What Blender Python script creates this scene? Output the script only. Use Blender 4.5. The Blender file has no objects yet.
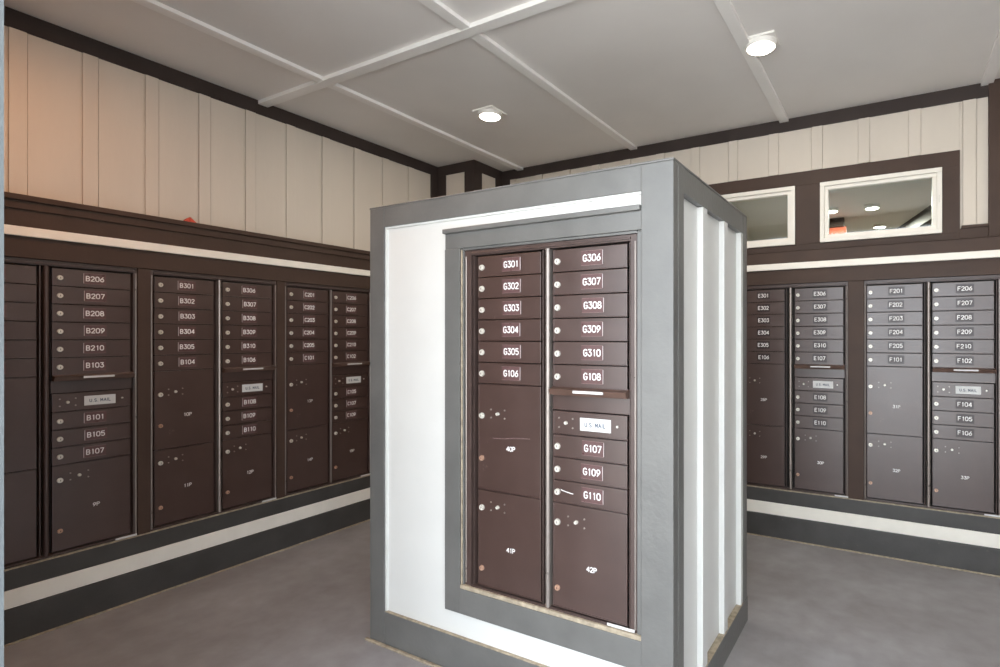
import bpy, bmesh, math, random
from mathutils import Vector, Matrix
random.seed(7)
SC = bpy.context.scene
COL = SC.collection
PI = math.pi

# ------------------------------------------------------------------ materials
def new_mat(name):
    m = bpy.data.materials.new(name); m.use_nodes = True
    nt = m.node_tree; b = nt.nodes.get('Principled BSDF')
    return m, nt, b

def paint(name, col, rough=0.5, var=0.06, scale=6.0, bump=0.02, bscale=60.0, spec=0.5, metal=0.0,
          stretch=(1, 1, 1), rvar=0.08, wear=None, wear_amt=0.0, wear_scale=9.0):
    """painted surface: faint blotches in the colour, faint roughness variation, fine bump"""
    m, nt, b = new_mat(name); N = nt.nodes; K = nt.links
    tc = N.new('ShaderNodeTexCoord'); mp = N.new('ShaderNodeMapping'); mp.inputs['Scale'].default_value = stretch
    K.new(tc.outputs['Object'], mp.inputs['Vector'])
    n1 = N.new('ShaderNodeTexNoise'); n1.inputs['Scale'].default_value = scale; n1.inputs['Detail'].default_value = 5
    K.new(mp.outputs['Vector'], n1.inputs['Vector'])
    cr = N.new('ShaderNodeValToRGB')
    cr.color_ramp.elements[0].position = .3; cr.color_ramp.elements[1].position = .7
    lo = [max(0, c * (1 - var)) for c in col]; hi = [min(1, c * (1 + var)) for c in col]
    cr.color_ramp.elements[0].color = (*lo, 1); cr.color_ramp.elements[1].color = (*hi, 1)
    K.new(n1.outputs['Fac'], cr.inputs['Fac'])
    out = cr.outputs['Color']
    if wear is not None:
        n3 = N.new('ShaderNodeTexNoise'); n3.inputs['Scale'].default_value = wear_scale; n3.inputs['Detail'].default_value = 8
        n3.inputs['Roughness'].default_value = .7
        K.new(tc.outputs['Object'], n3.inputs['Vector'])
        r3 = N.new('ShaderNodeValToRGB'); r3.color_ramp.elements[0].position = 1 - wear_amt - .05
        r3.color_ramp.elements[1].position = 1 - wear_amt + .02
        K.new(n3.outputs['Fac'], r3.inputs['Fac'])
        mx = N.new('ShaderNodeMix'); mx.data_type = 'RGBA'
        K.new(r3.outputs['Color'], mx.inputs['Factor']); K.new(out, mx.inputs['A'])
        mx.inputs['B'].default_value = (*wear, 1)
        out = mx.outputs['Result']
    K.new(out, b.inputs['Base Color'])
    rr = N.new('ShaderNodeMapRange'); rr.inputs['To Min'].default_value = max(.02, rough - rvar)
    rr.inputs['To Max'].default_value = min(1, rough + rvar)
    K.new(n1.outputs['Fac'], rr.inputs['Value']); K.new(rr.outputs['Result'], b.inputs['Roughness'])
    n2 = N.new('ShaderNodeTexNoise'); n2.inputs['Scale'].default_value = bscale; n2.inputs['Detail'].default_value = 3
    K.new(mp.outputs['Vector'], n2.inputs['Vector'])
    bp = N.new('ShaderNodeBump'); bp.inputs['Strength'].default_value = bump * 5; bp.inputs['Distance'].default_value = .004
    K.new(n2.outputs['Fac'], bp.inputs['Height']); K.new(bp.outputs['Normal'], b.inputs['Normal'])
    b.inputs['Metallic'].default_value = metal
    b.inputs['Specular IOR Level'].default_value = spec
    return m

def emit(name, col, s):
    m, nt, b = new_mat(name)
    b.inputs['Base Color'].default_value = (*col, 1)
    b.inputs['Emission Color'].default_value = (*col, 1); b.inputs['Emission Strength'].default_value = s
    return m

M = {}
M['cream'] = paint('cream_siding_paint', (.62, .555, .475), .55, .04, 3, .02, 40, stretch=(1, 1, .25))
M['cream_band'] = paint('cream_band_paint', (.86, .82, .74), .5, .04, 8, .02, 70)
M['ceiling'] = paint('ceiling_paint', (.80, .77, .74), .6, .05, 1.2, .03, 30)
M['ceil_batten'] = paint('ceiling_batten_paint', (.88, .86, .83), .45, .03, 4, .02, 40)
M['brown_trim'] = paint('dark_brown_trim_paint', (.066, .042, .032), .5, .12, 5, .04, 50, spec=.2)
M['crown'] = paint('dark_crown_trim_paint', (.045, .033, .029), .5, .12, 5, .04, 50, spec=.25)
M['slate'] = paint('dark_slate_baseboard_paint', (.060, .057, .054), .42, .15, 6, .05, 60, spec=.4,
                   wear=(.20, .17, .14), wear_amt=.27, wear_scale=24)
M['kiosk_white'] = paint('kiosk_white_paint', (.69, .69, .665), .45, .02, 5, .015, 50)
M['kiosk_trim'] = paint('kiosk_grey_trim_paint', (.138, .136, .129), .36, .10, 7, .05, 55, spec=.5,
                        wear=(.24, .235, .225), wear_amt=.24, wear_scale=30)
M['worn'] = paint('worn_and_lit_tan_edge', (.36, .30, .22), .8, .3, 40, .05, 120)
M['door'] = paint('bronze_powdercoat', (.062, .035, .029), .33, .10, 9, .02, 220, spec=.85, rvar=.06,
                  wear=(.13, .085, .072), wear_amt=.30, wear_scale=14)
M['frame'] = paint('bronze_frame_metal', (.070, .046, .040), .36, .10, 12, .015, 200, spec=.5)
M['mullion'] = paint('rubbed_bronze_mullion', (.30, .26, .235), .3, .1, 14, .015, 160, metal=.5)
M['recess'] = paint('dark_recess_metal', (.012, .009, .008), .6, .1, 9, .01, 100, spec=.2)
M['lock'] = paint('nickel_lock', (.68, .65, .58), .34, .08, 60, .02, 200, metal=.25)
M['copper'] = paint('copper_lock', (.50, .31, .22), .38, .15, 60, .02, 200, metal=.3)
M['keyhole'] = paint('keyhole_dark', (.03, .026, .022), .5, .1, 60, .01, 100)
M['screw'] = paint('screw_steel', (.36, .32, .29), .4, .1, 60, .01, 100, metal=.6)
M['digits'] = paint('digits_white_vinyl', (.78, .76, .75), .5, .03, 60, .0, 100)
M['plate'] = paint('number_plate_vinyl', (.115, .062, .060), .3, .08, 40, .01, 200)
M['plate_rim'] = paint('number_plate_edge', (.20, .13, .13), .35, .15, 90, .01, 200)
M['plate_glint'] = paint('number_plate_painted_glint', (.50, .44, .44), .35, .1, 90, .01, 200)  # specular glint on one plate edge, put into the colour
M['paper'] = paint('label_paper', (.62, .62, .61), .5, .03, 30, .0, 100)
M['ink'] = paint('label_ink', (.06, .08, .12), .5, .03, 30, .0, 100)
M['fixture'] = paint('white_fixture_plastic', (.80, .77, .72), .4, .02, 30, .0, 100)
M['jamb'] = paint('pale_grey_jamb_paint', (.14, .158, .165), .5, .05, 9, .03, 70)
M['vinyl'] = paint('window_vinyl', (.80, .76, .68), .4, .02, 10, .0, 100)
M['scrap'] = paint('red_scrap', (.50, .06, .03), .6, .3, 60, .02, 100)
M['diffuser'] = emit('lamp_diffuser_glow', (1.0, .90, .76), 22.0)
M['diffuser_warm'] = emit('added_warm_lamp_glow', (1.0, .55, .28), 22.0)
M['hood'] = paint('slot_hood_metal', (.100, .058, .044), .35, .2, 12, .015, 200, spec=.5)
M['plate_dark'] = paint('dark_number_plate', (.045, .030, .030), .35, .1, 40, .01, 200)
M['olive'] = paint('olive_brown_wall', (.16, .13, .095), .6, .3, 2, .02, 60)
M['brick'] = paint('red_orange_board', (.62, .13, .06), .6, .2, 20, .02, 100)

def glass_mat():
    m = bpy.data.materials.new('window_glass'); m.use_nodes = True
    nt = m.node_tree; N = nt.nodes; K = nt.links; N.clear()
    o = N.new('ShaderNodeOutputMaterial'); mx = N.new('ShaderNodeMixShader')
    t = N.new('ShaderNodeBsdfTransparent'); t.inputs['Color'].default_value = (.82, .89, .90, 1)
    g = N.new('ShaderNodeBsdfGlossy'); g.inputs['Roughness'].default_value = .02
    f = N.new('ShaderNodeFresnel'); f.inputs['IOR'].default_value = 1.6
    K.new(f.outputs[0], mx.inputs[0]); K.new(t.outputs[0], mx.inputs[1]); K.new(g.outputs[0], mx.inputs[2])
    K.new(mx.outputs[0], o.inputs[0]); return m
M['glass'] = glass_mat()

def floor_mat():
    m, nt, b = new_mat('painted_concrete'); N = nt.nodes; K = nt.links
    tc = N.new('ShaderNodeTexCoord')
    n1 = N.new('ShaderNodeTexNoise'); n1.inputs['Scale'].default_value = 1.3; n1.inputs['Detail'].default_value = 8
    n1.inputs['Roughness'].default_value = .62
    n2 = N.new('ShaderNodeTexNoise'); n2.inputs['Scale'].default_value = 9; n2.inputs['Detail'].default_value = 6
    K.new(tc.outputs['Object'], n1.inputs['Vector']); K.new(tc.outputs['Object'], n2.inputs['Vector'])
    c1 = N.new('ShaderNodeValToRGB')
    e = c1.color_ramp.elements; e[0].position = .34; e[0].color = (.270, .255, .254, 1)
    e[1].position = .66; e[1].color = (.365, .358, .366, 1)
    K.new(n1.outputs['Fac'], c1.inputs['Fac'])
    c2 = N.new('ShaderNodeValToRGB'); e = c2.color_ramp.elements
    e[0].position = .35; e[0].color = (.86, .85, .84, 1); e[1].position = .75; e[1].color = (1.08, 1.08, 1.1, 1)
    K.new(n2.outputs['Fac'], c2.inputs['Fac'])
    mx = N.new('ShaderNodeMix'); mx.data_type = 'RGBA'; mx.blend_type = 'MULTIPLY'; mx.inputs['Factor'].default_value = 1
    K.new(c1.outputs['Color'], mx.inputs['A']); K.new(c2.outputs['Color'], mx.inputs['B'])
    # small pale scuffs
    n3 = N.new('ShaderNodeTexNoise'); n3.inputs['Scale'].default_value = 34; n3.inputs['Detail'].default_value = 5
    K.new(tc.outputs['Object'], n3.inputs['Vector'])
    c3 = N.new('ShaderNodeValToRGB'); e = c3.color_ramp.elements
    e[0].position = .70; e[0].color = (0, 0, 0, 1); e[1].position = .78; e[1].color = (.6, .6, .6, 1)
    K.new(n3.outputs['Fac'], c3.inputs['Fac'])
    m2 = N.new('ShaderNodeMix'); m2.data_type = 'RGBA'
    K.new(c3.outputs['Color'], m2.inputs['Factor']); K.new(mx.outputs['Result'], m2.inputs['A'])
    m2.inputs['B'].default_value = (.36, .34, .33, 1)
    K.new(m2.outputs['Result'], b.inputs['Base Color'])
    r = N.new('ShaderNodeMapRange'); r.inputs['To Min'].default_value = .30; r.inputs['To Max'].default_value = .55
    K.new(n2.outputs['Fac'], r.inputs['Value']); K.new(r.outputs['Result'], b.inputs['Roughness'])
    bp = N.new('ShaderNodeBump'); bp.inputs['Strength'].default_value = .25; bp.inputs['Distance'].default_value = .004
    K.new(n2.outputs['Fac'], bp.inputs['Height']); K.new(bp.outputs['Normal'], b.inputs['Normal'])
    return m
M['floor'] = floor_mat()
M['pavement'] = paint('pale_outdoor_pavement', (.60, .59, .57), .8, .08, 2, .05, 40)

# ------------------------------------------------------------------ mesh helpers
def bx(bm, x0, x1, y0, y1, z0, z1, bev=0.0):
    vs = [bm.verts.new((x, y, z)) for x in (x0, x1) for y in (y0, y1) for z in (z0, z1)]
    idx = [(0, 1, 3, 2), (4, 6, 7, 5), (0, 4, 5, 1), (2, 3, 7, 6), (0, 2, 6, 4), (1, 5, 7, 3)]
    fs = [bm.faces.new([vs[i] for i in f]) for f in idx]
    if bev > 0:
        es = {e for f in fs for e in f.edges}
        bmesh.ops.bevel(bm, geom=list(es), offset=bev, segments=2, profile=.6, affect='EDGES')

def cyl(bm, c, r, h, axis='y', n=24, r2=None, bev=0.0):
    """cylinder whose axis starts at c and runs h along +axis"""
    r2 = r if r2 is None else r2
    A, B2 = [], []
    for i in range(n):
        a = 2 * PI * i / n; u, v = math.cos(a), math.sin(a)
        if axis == 'y':
            A.append(bm.verts.new((c[0] + r * u, c[1], c[2] + r * v))); B2.append(bm.verts.new((c[0] + r2 * u, c[1] + h, c[2] + r2 * v)))
        elif axis == 'z':
            A.append(bm.verts.new((c[0] + r * u, c[1] + r * v, c[2]))); B2.append(bm.verts.new((c[0] + r2 * u, c[1] + r2 * v, c[2] + h)))
        else:
            A.append(bm.verts.new((c[0], c[1] + r * u, c[2] + r * v))); B2.append(bm.verts.new((c[0] + h, c[1] + r2 * u, c[2] + r2 * v)))
    bm.faces.new(A); bm.faces.new(B2)
    for i in range(n):
        j = (i + 1) % n; bm.faces.new((A[i], A[j], B2[j], B2[i]))

def prism_x(bm, prof, x0, x1):
    """extrude a (y,z) profile along x"""
    A = [bm.verts.new((x0, y, z)) for y, z in prof]; B2 = [bm.verts.new((x1, y, z)) for y, z in prof]
    bm.faces.new(A); bm.faces.new(B2)
    n = len(prof)
    for i in range(n):
        j = (i + 1) % n; bm.faces.new((A[i], A[j], B2[j], B2[i]))

def obj(name, bm, mat, parent=None, smooth=False):
    bmesh.ops.recalc_face_normals(bm, faces=bm.faces[:])
    me = bpy.data.meshes.new(name); bm.to_mesh(me); bm.free()
    mats = mat if isinstance(mat, (list, tuple)) else [mat]
    for mm in mats: me.materials.append(mm)
    if smooth:
        for p in me.polygons: p.use_smooth = True
    o = bpy.data.objects.new(name, me); COL.objects.link(o)
    if parent: o.parent = parent
    return o

def box_obj(name, mat, dims, parent=None, bev=0.002):
    bm = bmesh.new(); bx(bm, *dims, bev=bev); return obj(name, bm, mat, parent)

def struct(name, bm, mat):
    o = obj(name, bm, mat); o['kind'] = 'structure'; return o

def sbox(name, mat, *dims, bev=0.002):
    bm = bmesh.new()
    for d in dims: bx(bm, *d, bev=bev)
    return struct(name, bm, mat)

def thing(name, label, cat, loc=(0, 0, 0), rotz=0, group=None):
    o = bpy.data.objects.new(name, None); COL.objects.link(o); o.empty_display_size = .1
    o.location = loc; o.rotation_euler = (0, 0, rotz); o['label'] = label; o['category'] = cat
    if group: o['group'] = group
    return o

_tc = {}
def _arc(cx, cy, rx, ry, a0, a1, n=8):
    return [(cx + rx * math.cos(math.radians(a0 + (a1 - a0) * k / n)), cy + ry * math.sin(math.radians(a0 + (a1 - a0) * k / n))) for k in range(n + 1)]
# engraved-style single-stroke characters on a 0.64 x 1 cell
_O = _arc(.32, .68, .30, .32, 0, 180) + _arc(.32, .32, .30, .32, 180, 360) + [(.62, .68)]
GL = {
 '0': [_O], '1': [[(.20, .80), (.34, 1.0), (.34, 0)]],
 '2': [_arc(.32, .72, .29, .28, 170, -20) + [(.03, 0), (.63, 0)]],
 '3': [[(.06, 1.0), (.58, 1.0), (.30, .60)] + _arc(.32, .31, .30, .31, 75, -160)],
 '4': [[(.50, 0), (.50, 1.0), (.02, .30), (.64, .30)]],
 '5': [[(.58, 1.0), (.10, 1.0), (.06, .56)] + _arc(.32, .32, .30, .32, 115, -150)],
 '6': [[(.52, 1.0), (.10, .48)] + _arc(.32, .31, .30, .31, 150, -200)],
 '7': [[(.03, 1.0), (.62, 1.0), (.22, 0)]],
 '8': [_arc(.32, .75, .25, .25, -90, 270, 14), _arc(.32, .27, .30, .27, -90, 270, 14)],
 '9': [[(.12, 0), (.54, .52)] + _arc(.32, .69, .30, .31, -30, 320)],
 'B': [[(.04, 0), (.04, 1), (.34, 1)] + _arc(.34, .76, .24, .24, 90, -90, 6) + [(.04, .52), (.34, .52)] + _arc(.34, .26, .27, .26, 90, -90, 6) + [(.04, 0)]],
 'C': [_arc(.34, .68, .30, .32, 30, 180) + _arc(.34, .32, .30, .32, 180, 330)],
 'G': [_arc(.34, .68, .30, .32, 30, 180) + _arc(.34, .32, .30, .32, 180, 360) + [(.64, .46), (.36, .46)]],
 'E': [[(.60, 1), (.04, 1), (.04, 0), (.60, 0)], [(.04, .52), (.50, .52)]],
 'F': [[(.60, 1), (.04, 1), (.04, 0)], [(.04, .52), (.50, .52)]],
 'P': [[(.04, 0), (.04, 1), (.36, 1)] + _arc(.36, .75, .25, .25, 90, -90, 6) + [(.04, .50)]],
 'U': [[(.04, 1), (.04, .30)] + _arc(.32, .30, .28, .30, 180, 360) + [(.60, 1)]],
 'S': [_arc(.32, .74, .27, .26, 25, 270) + _arc(.32, .25, .29, .25, 90, -155)],
 'M': [[(.0, 0), (.04, 1), (.34, .25), (.64, 1), (.68, 0)]], 'A': [[(.0, 0), (.33, 1), (.66, 0)], [(.12, .34), (.54, .34)]],
 'I': [[(.10, 0), (.10, 1)]], 'L': [[(.04, 1), (.04, 0), (.56, 0)]], '.': [[(.08, 0), (.08, .06)]],
}
ADV = {'I': .20, '.': .18, '1': .56, 'M': .72}
def text_mesh(s, h, mat, space=1.0, weight=0.12):
    """a raised word of strokes, cap height h, centred on the origin, in the XZ plane, facing -Y"""
    k = (s, h, mat.name, space, weight)
    if k in _tc: return _tc[k]
    bm = bmesh.new(); x = 0; w = weight / 2
    cnt = [0]
    def seg(a, b):
        cnt[0] += 1; e = -cnt[0] * 4e-6 / h
        d = Vector((b[0] - a[0], b[1] - a[1]))
        if d.length < 1e-4: return
        t = d.normalized() * w * .45; n = Vector((-d.y, d.x)).normalized() * w
        q = [(a[0] - t.x - n.x, a[1] - t.y - n.y), (b[0] + t.x - n.x, b[1] + t.y - n.y), (b[0] + t.x + n.x, b[1] + t.y + n.y), (a[0] - t.x + n.x, a[1] - t.y + n.y)]
        A = [bm.verts.new((u, e, v)) for u, v in q]
        bm.faces.new(A)
    for ch in s:
        if ch == ' ': x += .42; continue
        for pl in GL[ch]:
            for a, b in zip(pl, pl[1:]): seg((a[0] + x, a[1]), (b[0] + x, b[1]))
        x += ADV.get(ch, .64) + .20 * space
    W = x - .20 * space
    for v in bm.verts: v.co = Vector(((v.co.x - W / 2) * h, v.co.y * h - .0004, (v.co.z - .5) * h))
    for f in bm.faces:
        f.normal_update()
        if f.normal.y > 0: f.normal_flip()
    me = bpy.data.meshes.new('lettering'); bm.to_mesh(me); bm.free(); me.materials.append(mat)
    _tc[k] = me
    return me

def text_obj(name, s, h, mat, loc, parent, sx=1.0, space=1.0, weight=.185):
    o = bpy.data.objects.new(name, text_mesh(s, h, mat, space, weight)); COL.objects.link(o)
    o.parent = parent; o.location = loc; o.scale = (sx, 1, 1); return o

# ------------------------------------------------------------------ shared dimensions (metres; camera stands at x=0, y=0)
CEIL = 3.071
XL, YB = -3.685, 4.171          # faces of the boxed-out lower walls
XS, YS = -3.785, 4.27           # faces of the siding above them
PX1, PY0 = -3.34, 3.856         # corner chase: x to PX1, y from PY0
XR = 2.3                        # right wall
YF0, YF1 = .25, .40             # front wall thickness
XJ = -1.597                     # left jamb of the opening

# ------------------------------------------------------------------ shell
sbox('floor', M['floor'], (-4.2, XR + .3, -.6, 4.42, -.12, 0), bev=0)
sbox('ground', M['pavement'], (-9, 9, -9.0, -.6, -.12, -.004), (XR + .3, 9, -.6, 6, -.12, -.004), bev=0)
sbox('ceiling', M['ceiling'], (-3.93, XR + .12, -.6, 4.42, CEIL, CEIL + .12), bev=0)

def siding(name, x0, x1, centres, z0, z1, thick, mat):
    """board-and-batten wall in its own frame: x along, face at y=0, going back +y"""
    bm = bmesh.new(); bx(bm, x0, x1, .006, thick, z0, z1)
    cs = sorted(centres); e = [x0] + [v for c in cs for v in (c - .0375, c + .0375)] + [x1]
    for a, b_ in zip(e[::2], e[1::2]): bx(bm, a, b_, 0, .006, 2.05, z1 - .001)
    for c in centres:
        bx(bm, c - .033, c + .033, -.008, 0.0, 2.1, z1 - .001, bev=.002)
    return struct(name, bm, mat)

# left wall: local x -> world +Y, local y -> world -X
lw = siding('wall_left', YF1, PY0, [1.557 + .281 * k for k in range(-4, 8) if 1.557 + .281 * k < PY0 - .06], 0, CEIL, .12, M['cream'])
lw.location = (XS, 0, 0); lw.rotation_euler = (0, 0, PI / 2)
# back wall with two window openings
WZ0, WZ1 = 2.137, 2.566
W1 = (-.474, .262); W2 = (-1.375, -.640)
bm = bmesh.new()
for (a, b_, z0, z1) in ((-3.93, XR + .12, 0, WZ0), (-3.93, XR + .12, WZ1, CEIL), (-3.93, W2[0], WZ0, WZ1),
                        (W2[1], W1[0], WZ0, WZ1), (W1[1], XR + .12, WZ0, WZ1)):
    bx(bm, a, b_, YS + .006, YS + .12, z0, z1)
cs = [-.193 + .3015 * k for k in range(-10, 9)]
cs = [c for c in cs if PX1 + .06 < c < XR - .1 and not .5 < c < .78]
e = [PX1 + .001] + [v for c in cs for v in (c - .0395, c + .0395)] + [XR - .001]
for a, b_ in zip(e[::2], e[1::2]):
    lo = 2.66 if -1.50 < (a + b_) / 2 < .34 else 2.10
    if a < .358 < b_: bx(bm, a, .358, YS, YS + .006, 2.66, CEIL - .001); a = .3585; lo = 2.10
    bx(bm, a, b_, YS, YS + .006, lo, CEIL - .001)
for c in cs:
    bx(bm, c - .035, c + .035, YS - .008, YS + .006, 2.67 if -1.50 < c < .36 else 2.15, CEIL - .001, bev=.002)
struct('wall_back', bm, M['cream'])
# corner chase
bm = bmesh.new(); bx(bm, XS - .0, PX1, PY0, YS, 0, CEIL)
struct('wall_corner', bm, M['cream'])
sbox('wall_right', M['cream'], (XR, XR + .12, YF1, YS, 0, CEIL), bev=0)
sbox('wall_front_right', M['jamb'], (1.25, XR + .12, YF0, YF1, 0, 2.9), bev=0)
sbox('wall_front', M['jamb'], (-3.93, XJ, YF0, YF1, 0, CEIL), (XJ, XR + .12, YF0, YF1, 2.9, CEIL), bev=0)

# crown boards
CR = .092
sbox('trim_1', M['crown'], (XS, XS + .010, YF1, PY0, CEIL - CR, CEIL))
sbox('trim_2', M['crown'], (PX1, XR, YS - .010, YS, CEIL - CR, CEIL))
sbox('trim_3', M['crown'], (XS + .010, PX1 + .010, PY0 - .010, PY0, CEIL - CR, CEIL), (PX1, PX1 + .010, PY0, YS - .010, CEIL - CR, CEIL))
# corner boards
sbox('trim_4', M['crown'], (XS, XS + .0105, PY0 - .095, PY0 - .0, 2.15, CEIL - CR))
sbox('trim_5', M['crown'], (XS + .0105, XS + .11, PY0 - .0105, PY0, 2.15, CEIL - CR))
sbox('trim_6', M['crown'], (PX1 - .105, PX1 + .0105, PY0 - .0105, PY0, 0, CEIL - CR), (PX1, PX1 + .0105, PY0, PY0 + .10, 0, CEIL - CR))
sbox('trim_7', M['crown'], (PX1, PX1 + .0105, YS - .11, YS, 2.15, CEIL - CR), (PX1 + .0105, PX1 + .10, YS - .0105, YS, 2.15, CEIL - CR))
# brown post right of the windows
sbox('trim_8', M['brown_trim'], (.507, .72, YS - .035, YS, 2.086, CEIL - .001), (.358, .507, YS - .022, YS, 2.086, 2.158), (.366, .507, YS - .032, YS, 2.158, 2.176))
# ceiling battens
BT = .022
tn = 9
for xc in (-3.115, -1.935, -.72, .50, 1.72):
    sbox('trim_%d' % tn, M['ceil_batten'], (xc - .032, xc + .032, YF1, YS - .010 if xc > PX1 else PY0, CEIL - BT, CEIL), bev=.003); tn += 1
for yc in (2.20, ):
    sbox('trim_%d' % tn, M['ceil_batten'], (XS + .004, XR, yc - .034, yc + .034, CEIL - BT - .004, CEIL), bev=.003); tn += 1

# boxed-out lower walls: local x along, y into the wall (front face y = 0), same section on both
def boxing(tag_side, place, x0, x1, gaps, depth, high=True):
    """gaps = cabinet openings (a, b) between sill and header"""
    global tn
    def one(name, mat, *dims, bev=.002):
        o = sbox(name, mat, *dims, bev=bev); place(o); return o
    D = depth
    one('baseboard_' + tag_side, M['slate'], (x0, x1, -.012, D, 0, .166), bev=.004)
    n = tn
    one('trim_%d' % n, M['worn'], (x0, x1, -.024, -.012, 0, .008), bev=.003); n += 1
    one('trim_%d' % n, M['cream_band'], (x0, x1, -.004, D, .168, .2545)); n += 1
    one('trim_%d' % n, M['slate'], (x0, x1, 0, D, .2547, .350)); n += 1
    one('trim_%d' % n, M['worn'], (x0, x1, .001, D, .350, .357), bev=0); n += 1
    edges = [x0] + [v for g in gaps for v in g] + [x1]
    for i in range(0, len(edges), 2):
        one('trim_%d' % n, M['brown_trim'], (edges[i], edges[i + 1], .002, D, .357, 1.847)); n += 1
    one('trim_%d' % n, M['brown_trim'], (x0, x1, -.003, D, 1.847, 1.934)); n += 1
    one('trim_%d' % n, M['brown_trim'], (x0, x1, .003, D, 1.934, 1.9505)); n += 1
    one('trim_%d' % n, M['cream_band'], (x0, x1, -.012, D, 1.9505, 1.996), bev=.004); n += 1
    one('trim_%d' % n, M['brown_trim'], (x0, x1, 0, D, 1.996, 2.080)); n += 1
    if high:
        one('trim_%d' % n, M['brown_trim'], (x0, x1, -.010, D, 2.080, 2.121), bev=.003); n += 1
        one('trim_%d' % n, M['brown_trim'], (x0, x1, -.022, D, 2.121, 2.149), bev=.004); n += 1
    else:
        one('trim_%d' % n, M['brown_trim'], (x0, x1, -.006, D, 2.080, 2.086), bev=.002); n += 1
    tn = n

CABS_L = [dict(a=.690, b=1.452, xl=.714, xr=1.097, dw=.325), dict(a=1.512, b=2.244, xl=1.535, xr=1.900, dw=.314),
          dict(a=2.300, b=3.020, xl=2.321, xr=2.673, dw=.318)]
CABS_B = [dict(a=-1.046, b=-.286, xl=-1.022, xr=-.634, dw=.317), dict(a=-.190, b=.562, xl=-.171, xr=.205, dw=.322)]
def place_left(o): o.location = (XL, 0, 0); o.rotation_euler = (0, 0, PI / 2)
def place_back(o): o.location = (0, YB, 0)
boxing('left', place_left, YF1, PY0, [(c['a'], c['b']) for c in CABS_L], .10)
boxing('back', place_back, PX1 + .018, XR, [(c['a'], c['b']) for c in CABS_B], .099, False)
sbox('trim_%d' % tn, M['brown_trim'], (XR - .10, XR, YF1, YB - .03, .0, 2.15)); tn += 1  # unseen dark boxing added so the right wall bounces less light

# brown surround board of the windows (stands 20 mm proud of the siding)
SY = YS - .022
bm = bmesh.new()
sx0, sx1, sz0, sz1 = -1.50, .358, 2.086, 2.664
bx(bm, sx0, sx1, SY, YS, WZ1, sz1, bev=.002)
bx(bm, sx0, sx1, SY, YS, sz0, WZ0, bev=.002); sz0 = WZ0
bx(bm, sx0, W2[0], SY, YS, sz0, WZ1, bev=.002); bx(bm, W2[1], W1[0], SY, YS, sz0, WZ1, bev=.002); bx(bm, W1[1], sx1, SY, YS, sz0, WZ1, bev=.002)
struct('trim_%d' % tn, bm, M['brown_trim']); tn += 1

for i, (a, b_) in enumerate((W1, W2)):
    bm = bmesh.new(); y0, y1 = SY - .014, YS + .05
    z0, z1 = WZ0, WZ1
    g = .001
    for (u0, u1, v0, v1) in ((a + g, b_ - g, z1 - .030, z1 - g), (a + g, b_ - g, z0 + g, z0 + .030), (a + g, a + .030, z0 + .03, z1 - .03), (b_ - .030, b_ - g, z0 + .03, z1 - .03)):
        bx(bm, u0, u1, y0, y1, v0, v1, bev=.003)
    q = .030
    for (u0, u1, v0, v1) in ((a + q, b_ - q, z1 - .055, z1 - q), (a + q, b_ - q, z0 + q, z0 + .055), (a + q, a + .055, z0 + .055, z1 - .055), (b_ - .055, b_ - q, z0 + .055, z1 - .055)):
        bx(bm, u0, u1, y0 + .016, y1, v0, v1, bev=.003)
    w = struct('window_%d' % (i + 1), bm, M['vinyl'])
    p = box_obj('window_pane', M['glass'], (a + .055, b_ - .055, YS + .012, YS + .016, z0 + .055, z1 - .055), w, bev=0)
    if i == 0:
        bm = bmesh.new(); bx(bm, b_ - .021, b_ - .013, y0 - .006, y0, z0 + .20, z0 + .245, bev=.002)
        obj('latch', bm, M['lock'], w)

# ------------------------------------------------------------------ room behind the windows
RZ = 3.05
sbox('wall_far_left', M['olive'], (-3.30, -3.2, YS + .15, 9.6, 0, RZ), bev=0)
sbox('wall_far_back', M['olive'], (-3.2, 2.0, 9.5, 9.6, 0, RZ), bev=0)
sbox('wall_far_right', M['brown_trim'], (.50, .62, YS + .15, 9.5, 0, RZ), bev=0)
sbox('ceiling_far', M['ceiling'], (-3.3, 2.0, YS + .12, 9.6, RZ, RZ + .1), bev=0)
sbox('floor_far', M['pavement'], (-3.3, 2.0, 4.42, 9.6, -.12, 0), bev=0)
bmd = sbox('trim_%d' % tn, M['crown'], (-1.25, 1.25, -.05, .05, -.17, 0)); tn += 1
bmd.location = (.285, 8.30, RZ); bmd.rotation_euler = (0, 0, math.atan2(-2.2, .53))
sbox('trim_%d' % tn, M['brown_trim'], (-.95, -.60, 8.00, 8.12, 2.93, RZ), bev=.004); tn += 1
o = box_obj('hanging_board', M['brick'], (-.90, -.575, 8.03, 8.09, 2.70, 2.93)); o['kind'] = None
del o['kind']
o['label'] = 'small red-orange board seen through the right-hand window, under a brown beam'; o['category'] = 'board'

# ------------------------------------------------------------------ ceiling lamps
def lamp(x, y, label, zc=CEIL, warm=False, power=9.0, group=None):
    t = thing('ceiling_light', label, 'ceiling light', (x, y, zc), 0, group)
    bm = bmesh.new(); bx(bm, -.088, .088, -.088, .088, -.011, 0, bev=.003); obj('mounting_plate', bm, M['fixture'], t)
    bm = bmesh.new(); cyl(bm, (0, 0, -.036), .080, .025, 'z', 40, .086)
    # ring lip round the diffuser
    n = 40; ra, rb = [], []
    obj('housing', bm, M['fixture'], t, smooth=False)
    bm = bmesh.new(); cyl(bm, (0, 0, -.0405), .066, .0045, 'z', 40, .072)
    obj('diffuser', bm, M['diffuser_warm'] if warm else M['diffuser'], t)
    ld = bpy.data.lights.new('lamp_glow', 'AREA'); ld.shape = 'DISK'; ld.size = .13; ld.energy = power
    ld.color = (1, .50, .25) if warm else (1, .88, .72)
    lo = bpy.data.objects.new('lamp_glow', ld); COL.objects.link(lo); lo.location = (0, 0, -.043); lo.parent = t
    return t
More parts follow.
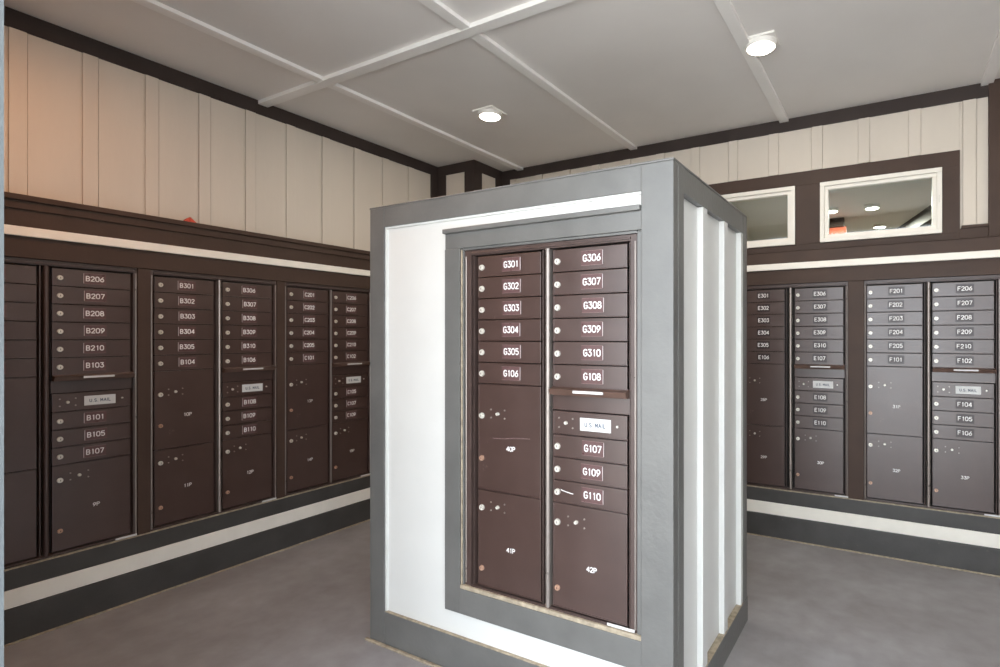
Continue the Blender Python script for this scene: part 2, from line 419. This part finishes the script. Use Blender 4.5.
lamp(-2.53, 3.09, 'round ceiling light farther from the camera, above the back left corner of the kiosk', power=7)
lamp(-.642, 3.08, 'round ceiling light nearer the windows, beside a ceiling batten, upper right', power=6)
lamp(-2.85, .85, 'added warm lamp out of frame, tinting the left wall and floor', warm=True, power=8)  # unseen lamp added to give the left end its orange tint
lamp(1.30, 3.08, 'round ceiling light out of frame to the right', power=6)
lamp(-.25, 7.47, 'larger, nearer lamp seen through the right-hand window', RZ, power=48)
lamp(-.20, 8.80, 'lower, more distant lamp seen through the right-hand window', RZ, power=48)
lamp(-.70, 7.42, 'lamp at the left edge of the right-hand window, seen through its glass', RZ, power=15)

# ------------------------------------------------------------------ mailbox cabinets
_b = bmesh.new(); cyl(_b, (0, -.0005, 0), .0036, .004, 'y', 8)
SCREW = bpy.data.meshes.new('screw'); _b.to_mesh(SCREW); _b.free(); SCREW.materials.append(M['screw'])
# heights measured on the kiosk cabinet; the wall ones are mapped from them
def make_cabinet(label, loc, rotz, width, xl, xr, dw, zt, zsplit, zbot, frame_top, frame_bot, depth, names_l, names_r, names_low,
                 parcels, glint, tag_x, group, lx=.021, fl=.015, fr=.015, plate='plate', tf=.53, mull='mullion'):
    """local frame: x right, y into the wall, z world height; front plane y=0"""
    t = thing('mailbox_cabinet', label, 'mailbox cabinet', loc, rotz, group)
    W = width
    # body: carcass behind + recessed dark field
    bm = bmesh.new(); bx(bm, .002, W - .002, .034, depth, frame_bot + .001, frame_top - .001)
    obj('body', bm, M['recess'], t)
    # frame: outer bars, top and bottom bars
    bm = bmesh.new()
    bx(bm, .001, fl, -.002, .040, frame_bot, frame_top, bev=.002)
    bx(bm, W - fr, W - .001, -.002, .040, frame_bot, frame_top, bev=.002)
    bx(bm, fl, W - fr, -.001, .040, zt + .006, frame_top, bev=.002)
    bx(bm, fl, W - fr, .0, .040, frame_bot, zbot - .006, bev=.002)
    bx(bm, fl, W - fr, -.006, .004, zt + .012, zt + .020, bev=.002)      # drip bead along the head
    bx(bm, fl, W - fr, -.005, .003, zbot - .014, zbot - .008, bev=.002)
    # inner stops beside the doors
    for x0 in (xl, xr):
        bx(bm, x0 + dw + .0105, x0 + dw + .0145, .000, .036, zbot - .004, zt + .004, bev=.0012)
    if fl > .02: bx(bm, fl + .012, fl + .016, -.001, .036, zbot - .004, zt + .004, bev=.0012)
    obj('frame', bm, M['frame'], t)
    bm = bmesh.new()
    for xe in (.0075, W - .0075):  # pale beads stand in for the highlight along the frame edges
        cyl(bm, (xe, -.001, frame_bot + .01), .0038, zt + .004 - frame_bot - .01, 'z', 12)
    be = obj('edge_highlight', bm, M['mullion'], t, smooth=False); be['label'] = 'thin pale beads up both edges of the frame, painting in its highlight'
    # rounded centre mullion
    xm0, xm1 = xl + dw + .018, xr - .005
    xm = (xm0 + xm1) / 2; r = min(.010, max(.0045, (xm1 - xm0) / 2))
    bm = bmesh.new(); n = 10
    prof = [(xm + r * math.cos(PI + PI * k / n), .002 + r * math.sin(PI + PI * k / n)) for k in range(n + 1)]
    prof += [(xm + r, .036), (xm - r, .036)]
    A = [bm.verts.new((x, y, zbot - .01)) for x, y in prof]; B2 = [bm.verts.new((x, y, zt + .006)) for x, y in prof]
    bm.faces.new(A); bm.faces.new(B2)
    for i in range(len(prof)):
        j = (i + 1) % len(prof); bm.faces.new((A[i], A[j], B2[j], B2[i]))
    mu = obj('mullion', bm, M[mull], t); mu['label'] = 'metal bar between the two columns of doors'

    def door_mesh(x0, z0, z1):
        bm = bmesh.new()
        bx(bm, x0, x0 + dw, .003, .016, z0 + .0022, z1 - .0022, bev=.0016)
        bx(bm, x0 + .0, x0 + .006, .0015, .006, z0 + .004, z1 - .004, bev=.0008)         # folded left edge
        bx(bm, x0 + .001, x0 + dw + .003, .000, .010, z0 + .0015, z0 + .0055, bev=.001)   # bottom hem
        return bm
    def lock(parent, x, z, mat=None, r=.0130):
        bm = bmesh.new()
        cyl(bm, (x, -.0035, z), r * .88, .0075, 'y', 20, r)
        cyl(bm, (x, -.0050, z), r * .55, .002, 'y', 16, r * .6)
        o = obj('lock', bm, mat or M['lock'], parent)
        bm = bmesh.new(); bx(bm, x - .0011, x + .0011, -.0056, -.0048, z - .004, z + .004)
        # keyhole belongs to the lock's own mesh as a second material
        me2 = bpy.data.meshes.new('k'); bm.to_mesh(me2); bm.free()
        b3 = bmesh.new(); b3.from_mesh(o.data); n0 = len(b3.faces); b3.from_mesh(me2)
        b3.faces.ensure_lookup_table()
        for f in b3.faces[n0:]: f.material_index = 1
        bmesh.ops.recalc_face_normals(b3, faces=b3.faces[:])
        b3.to_mesh(o.data); b3.free(); bpy.data.meshes.remove(me2); o.data.materials.append(M['keyhole'])
        return o
    def screws(parent, x, z, dx=.036, dz=.017):
        for sx in (-1, 1):
            for sz in (-1, 1):
                o = bpy.data.objects.new('screw', SCREW); COL.objects.link(o); o.parent = parent
                o.location = (x + sx * dx, 0, z + sz * dz)
    def single(x0, z0, z1, txt):
        d = obj('mailbox_door', door_mesh(x0, z0, z1), M['door'], t)
        d['label'] = 'narrow mailbox door numbered ' + txt
        zc = (z0 + z1) / 2
        lock(d, x0 + lx, zc - .003)
        tx = x0 + dw * tf + random.uniform(-.003, .003)
        bm = bmesh.new(); bx(bm, tx - .047, tx + .047, .0018, .0036, zc - .026, zc + .030, bev=.0005)
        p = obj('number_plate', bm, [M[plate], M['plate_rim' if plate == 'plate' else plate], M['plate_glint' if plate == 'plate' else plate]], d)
        b3 = bmesh.new(); b3.from_mesh(p.data)
        n0 = len(b3.faces)
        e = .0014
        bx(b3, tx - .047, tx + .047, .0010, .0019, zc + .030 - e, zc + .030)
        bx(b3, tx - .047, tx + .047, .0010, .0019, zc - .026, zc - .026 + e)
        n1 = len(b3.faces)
        bx(b3, tx + glint * .0465 - e * .8, tx + glint * .0465 + e * .8, .0006, .0019, zc - .024, zc + .028)  # light strip painted where the plate edge would glint
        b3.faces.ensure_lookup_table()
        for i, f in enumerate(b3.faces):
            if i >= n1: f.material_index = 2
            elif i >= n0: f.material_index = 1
        b3.to_mesh(p.data); b3.free()
        text_obj('door_number', txt, .0240, M['digits'], (tx, .0012, zc + .002), d, sx=.98)
        return d
    def parcel(x0, z0, z1, txt, zl):
        d = obj('parcel_door', door_mesh(x0, z0, z1), M['door'], t)
        d['label'] = 'tall parcel locker door numbered ' + txt
        lock(d, x0 + lx, z1 - zl)
        c = lock(d, x0 + lx, z1 - (.317 if zl > .1 else .334), M['copper'], .0118)
        c['label'] = 'tarnished copper-coloured lock'
        zs = z1 - zl + .012
        screws(d, x0 + .106, zs)
        bm = bmesh.new(); cyl(bm, (x0 + .106, -.006, zs), .0065, .009, 'y', 14, .0078); obj('knob', bm, M['lock'], d)
        text_obj('door_number', txt, .0175, M['digits'], (x0 + dw * .54, .0022, z1 - (.265 if zl > .1 else .234)), d, sx=1.05, weight=.21)
        return d
    h6 = (zt - zsplit) / 11.0      # one door height
    hL = zt - 6 * h6
    for k, nm in enumerate(names_l): single(xl, zt - (k + 1) * h6, zt - k * h6, nm)
    a = parcel(xl, zsplit, hL, parcels[0], .137)
    b_ = parcel(xl, zbot, zsplit, parcels[1], .077)
    for k, nm in enumerate(names_r): single(xr, zt - (k + 1) * h6, zt - k * h6, nm)
    # outgoing mail slot hood and the blank panel below
    zh = hL
    bm = bmesh.new(); prism_x(bm, [(-.032, zh - .004), (.010, zh + .004), (.012, zh - .027), (-.022, zh - .027)], xr + .001, xr + dw + .009)
    hood = obj('slot_hood', bm, M['hood'], t)
    bm = bmesh.new(); xc = xr + dw * .545; bx(bm, xc - .064, xc + .064, -.0335, -.0290, zh - .0160, zh - .0060)
    s = obj('slot_label', bm, M['paper'], hood); s['label'] = 'pale strip stuck on the front edge of the hood'
    zp = zt - 7 * h6
    bm = bmesh.new(); bx(bm, xr - .003, xr + dw + .008, .006, .016, zp + .002, zh - .0275, bev=.0015)
    obj('slot_panel', bm, M['door'], t)
    zm = zt - 8 * h6 - .003
    d = obj('mail_door', door_mesh(xr, zm, zp), M['door'], t); d['label'] = 'carrier door with white U.S. MAIL label'
    zc = (zm + zp) / 2
    screws(d, xr + .060, zc, .031, .018)
    bm = bmesh.new(); cyl(bm, (xr + .060, -.005, zc), .0062, .009, 'y', 14, .0075); obj('knob', bm, M['lock'], d)
    bm = bmesh.new(); cyl(bm, (xr + dw - .038, -.003, zc + .002), .0045, .007, 'y', 12); obj('screw', bm, M['lock'], d)
    xc = xr + dw * .59
    pl = box_obj('mail_label', M['paper'], (xc - .066, xc + .066, .0010, .0034, zc - .024, zc + .025), d, bev=.0005)
    text_obj('lettering', 'U.S. MAIL', .0150, M['ink'], (xc, .0006, zc), pl, sx=.98, space=1.3, weight=.20)
    for k, nm in enumerate(names_low):
        z1 = zm - k * (zm - zsplit) / 3; z0 = zm - (k + 1) * (zm - zsplit) / 3
        single(xr, z0, z1, nm)
    parcel(xr, zbot, zsplit, parcels[2], .077)
    if tag_x is not None:
        box_obj('paper_tag', M['paper'], (tag_x[0], tag_x[1], -.0075, -.0035, frame_bot + .001, frame_bot + .011), t, bev=.0005)
    return t

G_Z = dict(zt=1.812, zsplit=.812, zbot=.378, frame_top=1.846, frame_bot=.358, depth=.098)
defs = [
 (CABS_L[0], 'bronze mailbox cabinet on the left wall holding doors B206 to B210, leftmost of all',
  ['B201', 'B202', 'B203', 'B204', 'B205', 'B102'], ['B206', 'B207', 'B208', 'B209', 'B210', 'B103'], ['B101', 'B105', 'B107'], ['7P', '8P', '9P'], -1),
 (CABS_L[1], 'bronze mailbox cabinet in the middle of the left wall with doors B301 to B310',
  ['B301', 'B302', 'B303', 'B304', 'B305', 'B104'], ['B306', 'B307', 'B308', 'B309', 'B310', 'B106'], ['B108', 'B109', 'B110'], ['10P', '11P', '12P'], -1),
 (CABS_L[2], 'bronze mailbox cabinet with C numbers on the left wall, next to the kiosk edge',
  ['C201', 'C202', 'C203', 'C204', 'C205', 'C101'], ['C206', 'C207', 'C208', 'C209', 'C210', 'C102'], ['C105', 'C107', 'C109'], ['13P', '14P', '15P'], -1)]
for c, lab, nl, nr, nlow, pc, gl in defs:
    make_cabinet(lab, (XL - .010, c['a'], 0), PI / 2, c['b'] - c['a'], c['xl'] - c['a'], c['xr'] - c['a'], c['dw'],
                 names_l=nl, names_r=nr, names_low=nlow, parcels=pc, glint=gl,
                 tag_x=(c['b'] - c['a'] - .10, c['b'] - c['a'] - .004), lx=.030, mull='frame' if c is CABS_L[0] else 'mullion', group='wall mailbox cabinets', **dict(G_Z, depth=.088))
defs = [
 (CABS_B[0], 'bronze mailbox cabinet with E numbers on the back wall, partly behind the kiosk',
  ['E301', 'E302', 'E303', 'E304', 'E305', 'E106'], ['E306', 'E307', 'E308', 'E309', 'E310', 'E107'], ['E108', 'E109', 'E110'], ['28P', '29P', '30P'], 1),
 (CABS_B[1], 'bronze mailbox cabinet with F numbers on the back wall, rightmost of all',
  ['F201', 'F202', 'F203', 'F204', 'F205', 'F101'], ['F206', 'F207', 'F208', 'F209', 'F210', 'F102'], ['F104', 'F105', 'F106'], ['31P', '32P', '33P'], 1)]
for c, lab, nl, nr, nlow, pc, gl in defs:
    make_cabinet(lab, (c['a'], YB + .010, 0), 0, c['b'] - c['a'], c['xl'] - c['a'], c['xr'] - c['a'], c['dw'],
                 names_l=nl, names_r=nr, names_low=nlow, parcels=pc, glint=gl,
                 tag_x=(c['b'] - c['a'] - .085, c['b'] - c['a'] + .0), plate='plate_dark', group='wall mailbox cabinets', **dict(G_Z, depth=.088))

# ------------------------------------------------------------------ kiosk
KX0, KX1, KY0, KY1, KZ = -2.215, -.671, 1.806, 2.885, 2.078
kt = thing('mailbox_kiosk', 'freestanding white and grey panelled kiosk in the middle of the room holding the G mailboxes', 'kiosk', (KX0, KY0, 0))
def K(name, mat, *dims, bev=.002, label=None):
    bm = bmesh.new()
    for d in dims: bx(bm, d[0] - KX0, d[1] - KX0, d[2] - KY0, d[3] - KY0, d[4], d[5], bev=bev)
    o = obj(name, bm, mat, kt)
    if label: o['label'] = label
    return o
R = .018   # panels sit this far behind the trim
OX0, OX1, OZ0, OZ1 = -1.645, -.800, .391, 1.842   # cabinet opening
K('front_panel', M['kiosk_white'], (-2.18, -1.66, KY0 + R, KY0 + .05, .10, 2.03), (-1.66, -.76, KY0 + R, KY0 + .05, 1.845, 2.03),
  (-1.66, -.76, KY0 + R, KY0 + .05, .10, .388), bev=0, label='bright white front panel')
K('side_panel', M['kiosk_white'], (KX1 - .05, KX1 - .026, 1.90, 2.85, .05, 2.03), bev=0, label='white side panel with battens')
K('side_panel', M['kiosk_white'], (KX0 + R, KX0 + .05, 1.90, 2.85, .05, 2.03), bev=0)
K('back_panel', M['kiosk_white'], (-2.15, -.74, KY1 - .05, KY1 - R, .05, 2.03), bev=0)
for y in (2.175, 2.487, 2.795):
    K('batten', M['kiosk_white'], (KX1 - .026, KX1 - .001, y - .030, y + (.030 if y < 2.7 else .008), .126, 1.983), bev=.002)
for x in (-1.9, -1.6, -1.3, -1.0):
    K('batten', M['kiosk_white'], (x - .03, x + .03, KY1 - R, KY1 - .001, .166, 1.982))
# corner boards
K('corner_board', M['kiosk_trim'], (-.793, KX1, KY0, KY0 + .05, 0, KZ - .002), bev=.003)
K('corner_board', M['kiosk_trim'], (KX1 - .05, KX1 + .0005, KY0 + .05, 1.914, 0, KZ - .002), bev=.002)
K('corner_board', M['kiosk_trim'], (KX0, -2.118, KY0, KY0 + .05, 0, KZ - .002), bev=.003)
K('corner_board', M['kiosk_trim'], (KX0, KX0 + .05, KY0 + .05, 1.93, 0, KZ - .002))
K('corner_board', M['kiosk_trim'], (KX1 - .09, KX1, 2.803, KY1, 0, KZ - .002), bev=.003)
K('corner_board', M['kiosk_trim'], (KX0, KX0 + .09, 2.80, KY1, 0, KZ - .002), bev=.003)
# top rails
K('top_rail', M['kiosk_trim'], (-2.118, -.793, KY0 + .001, KY0 + .05, 1.984, KZ - .002))
K('top_rail', M['kiosk_trim'], (KX1 - .05, KX1 - .001, 1.914, 2.803, 1.984, KZ - .002))
K('top_rail', M['kiosk_trim'], (KX0 + .001, KX0 + .05, 1.93, 2.80, 1.984, KZ - .002))
K('top_rail', M['kiosk_trim'], (KX0 + .09, KX1 - .09, KY1 - .05, KY1 - .001, 1.984, KZ - .002))
# base boards
K('base_board', M['kiosk_trim'], (-2.118, -.793, KY0 + .002, KY0 + .05, 0, .157))
K('base_board', M['kiosk_trim'], (KX1 - .05, KX1 + .004, 1.82, KY1 + .004, 0, .123), bev=.003)
K('base_board', M['kiosk_trim'], (KX0 - .014, KX0 + .05, 1.93, KY1, 0, .164))
K('base_board', M['kiosk_trim'], (KX0 + .05, KX1 - .05, KY1 - .05, KY1 + .01, 0, .164))
K('worn_edge', M['worn'], (KX1 - .026, KX1 + .002, 1.93, 2.80, .1232, .126), bev=.001, label='bare tan top edge of the side base board')
K('worn_edge', M['worn'], (-2.118, -.793, KY0 + .0035, KY0 + R, .157, .161), bev=.001, label='bare tan top edge of the base board')
K('floor_bead', M['worn'], (KX0 - .02, KX1 + .02, KY0 - .016, KY0 + .0, 0, .010), bev=.004, label='tan sealant bead along the floor')
# thin pale bead round the white panel
K('panel_bead', M['kiosk_white'], (-2.118, -2.108, KY0 + .008, KY0 + R, .161, 1.984), (-2.108, -.793, KY0 + .008, KY0 + R, 1.974, 1.984), bev=.001)
# casing round the mailbox
CY = KY0 + .001
K('casing_stile', M['kiosk_trim'], (-1.732, OX0, CY, KY0 + .05, .266, 1.846))
K('casing_header', M['kiosk_trim'], (-1.729, -.793, CY, KY0 + .05, 1.846, 1.914))
K('casing_cap', M['kiosk_trim'], (-1.735, -.793, CY - .014, KY0 + .04, 1.914, 1.934), bev=.004)
K('casing_rail', M['kiosk_trim'], (OX0, -.793, CY, KY0 + .05, .266, .374))
K('worn_edge', M['worn'], (OX0, -.793, CY + .0005, KY0 + .05, .374, .392), bev=.004, label='bare tan ledge below the mailboxes')
K('casing_jamb', M['kiosk_trim'], (OX0 - .001, OX0 + .015, CY + .010, KY0 + .05, .392, 1.842), (-.812, -.793, CY + .008, KY0 + .05, .392, 1.842),
  (OX0 + .015, -.812, CY + .008, KY0 + .05, 1.836, 1.846))
K('casing_lit_edge', M['worn'], (OX0 + .003, OX0 + .010, CY + .003, CY + .010, .392, 1.838), bev=.002, label='pale bead inside the left casing, painted as the lit flange edge')  # pale colour stands in for light on the flange edge
# roof board
K('roof', M['kiosk_trim'], (KX0 - .002, KX1 + .002, KY0 - .002, KY1 + .002, KZ - .002, KZ + .006), bev=.002)

g = make_cabinet('bronze mailbox cabinet with G numbers set in the front of the white kiosk', (-1.628, KY0 + .016, 0), 0, .814,
                 .071, .451, .321, 1.805, .815, .405, 1.835, .393, .30,
                 ['G301', 'G302', 'G303', 'G304', 'G305', 'G106'], ['G306', 'G307', 'G308', 'G309', 'G310', 'G108'],
                 ['G107', 'G109', 'G110'], ['40P', '41P', '42P'], 1, (.695, .806), None, fl=.036, fr=.026, tf=.55)
def scratch(pts, w, parent, name='scratch', mat='plate_glint'):
    bm = bmesh.new()
    for (x0, z0), (x1, z1) in zip(pts, pts[1:]):
        d = Vector((x1 - x0, z1 - z0)); n = Vector((-d.y, d.x)).normalized() * w
        q = [(x0 - n.x, z0 - n.y), (x1 - n.x, z1 - n.y), (x1 + n.x, z1 + n.y), (x0 + n.x, z0 + n.y)]
        A = [bm.verts.new((x, .0024, z)) for x, z in q]; B2 = [bm.verts.new((x, .0031, z)) for x, z in q]
        bm.faces.new(A); bm.faces.new(B2)
        for i in range(4): bm.faces.new((A[i], A[(i + 1) % 4], B2[(i + 1) % 4], B2[i]))
    return obj(name, bm, M[mat], parent)
doors = {o['label'].split()[-1]: o for o in g.children if o.get('label', '').split()[-1:] and 'numbered' in o.get('label', '')}
scratch([(.451 + .036, .866), (.451 + .058, .861), (.451 + .092, .856)], .0015, doors['G110'], mat='digits')
scratch([(.15, 1.037), (.21, 1.039), (.26, 1.046), (.34, 1.050)], .0012, doors['40P'], mat='plate_rim')

# ------------------------------------------------------------------ red scrap on the left ledge
bm = bmesh.new()
pts = [(-.035, -.02, 0), (.030, -.022, 0), (.034, .02, 0), (-.030, .022, 0), (-.004, -.012, .030), (.012, .010, .036), (.022, -.008, .012), (-.022, .004, .016)]
vs = [bm.verts.new(p) for p in pts]
bmesh.ops.convex_hull(bm, input=vs)
o = obj('crumpled_scrap', bm, M['scrap']); o.location = (XL - .006, 1.71, 2.149); o.rotation_euler = (0, 0, PI / 2)
o['label'] = 'tiny crumpled red scrap lying on the ledge of the left wall'; o['category'] = 'scrap'

# ------------------------------------------------------------------ daylight
w = bpy.data.worlds.new('daylight'); SC.world = w; w.use_nodes = True
bg = w.node_tree.nodes['Background']
bg.inputs['Color'].default_value = (.86, .93, 1.0, 1); bg.inputs['Strength'].default_value = 4.8
sd = bpy.data.lights.new('sun', 'SUN'); sd.energy = 18; sd.angle = .01; sd.color = (1, .94, .86)
so = bpy.data.objects.new('sun', sd); COL.objects.link(so); so.rotation_euler = (math.radians(-32), 0, math.radians(12))

# ------------------------------------------------------------------ camera
cd = bpy.data.cameras.new('camera'); cam = bpy.data.objects.new('camera', cd); COL.objects.link(cam)
cam.location = (0, 0, 1.46); cam.rotation_euler = (PI / 2, 0, math.radians(29.3045))
cd.sensor_width = 36; cd.lens = 550.57 * 36 / 1000
cd.shift_x = -.08693; cd.shift_y = .0040
cd.clip_start = .02
SC.camera = cam
SC.view_settings.view_transform = 'Standard'; SC.view_settings.look = 'None'; SC.view_settings.gamma = 1
SC.view_settings.exposure = 0.45
try: SC.view_settings.use_curve_mapping = False
except Exception: pass
SC.cycles.max_bounces = 10; SC.cycles.diffuse_bounces = 6; SC.cycles.sample_clamp_indirect = 6
SC.cycles.use_denoising = True
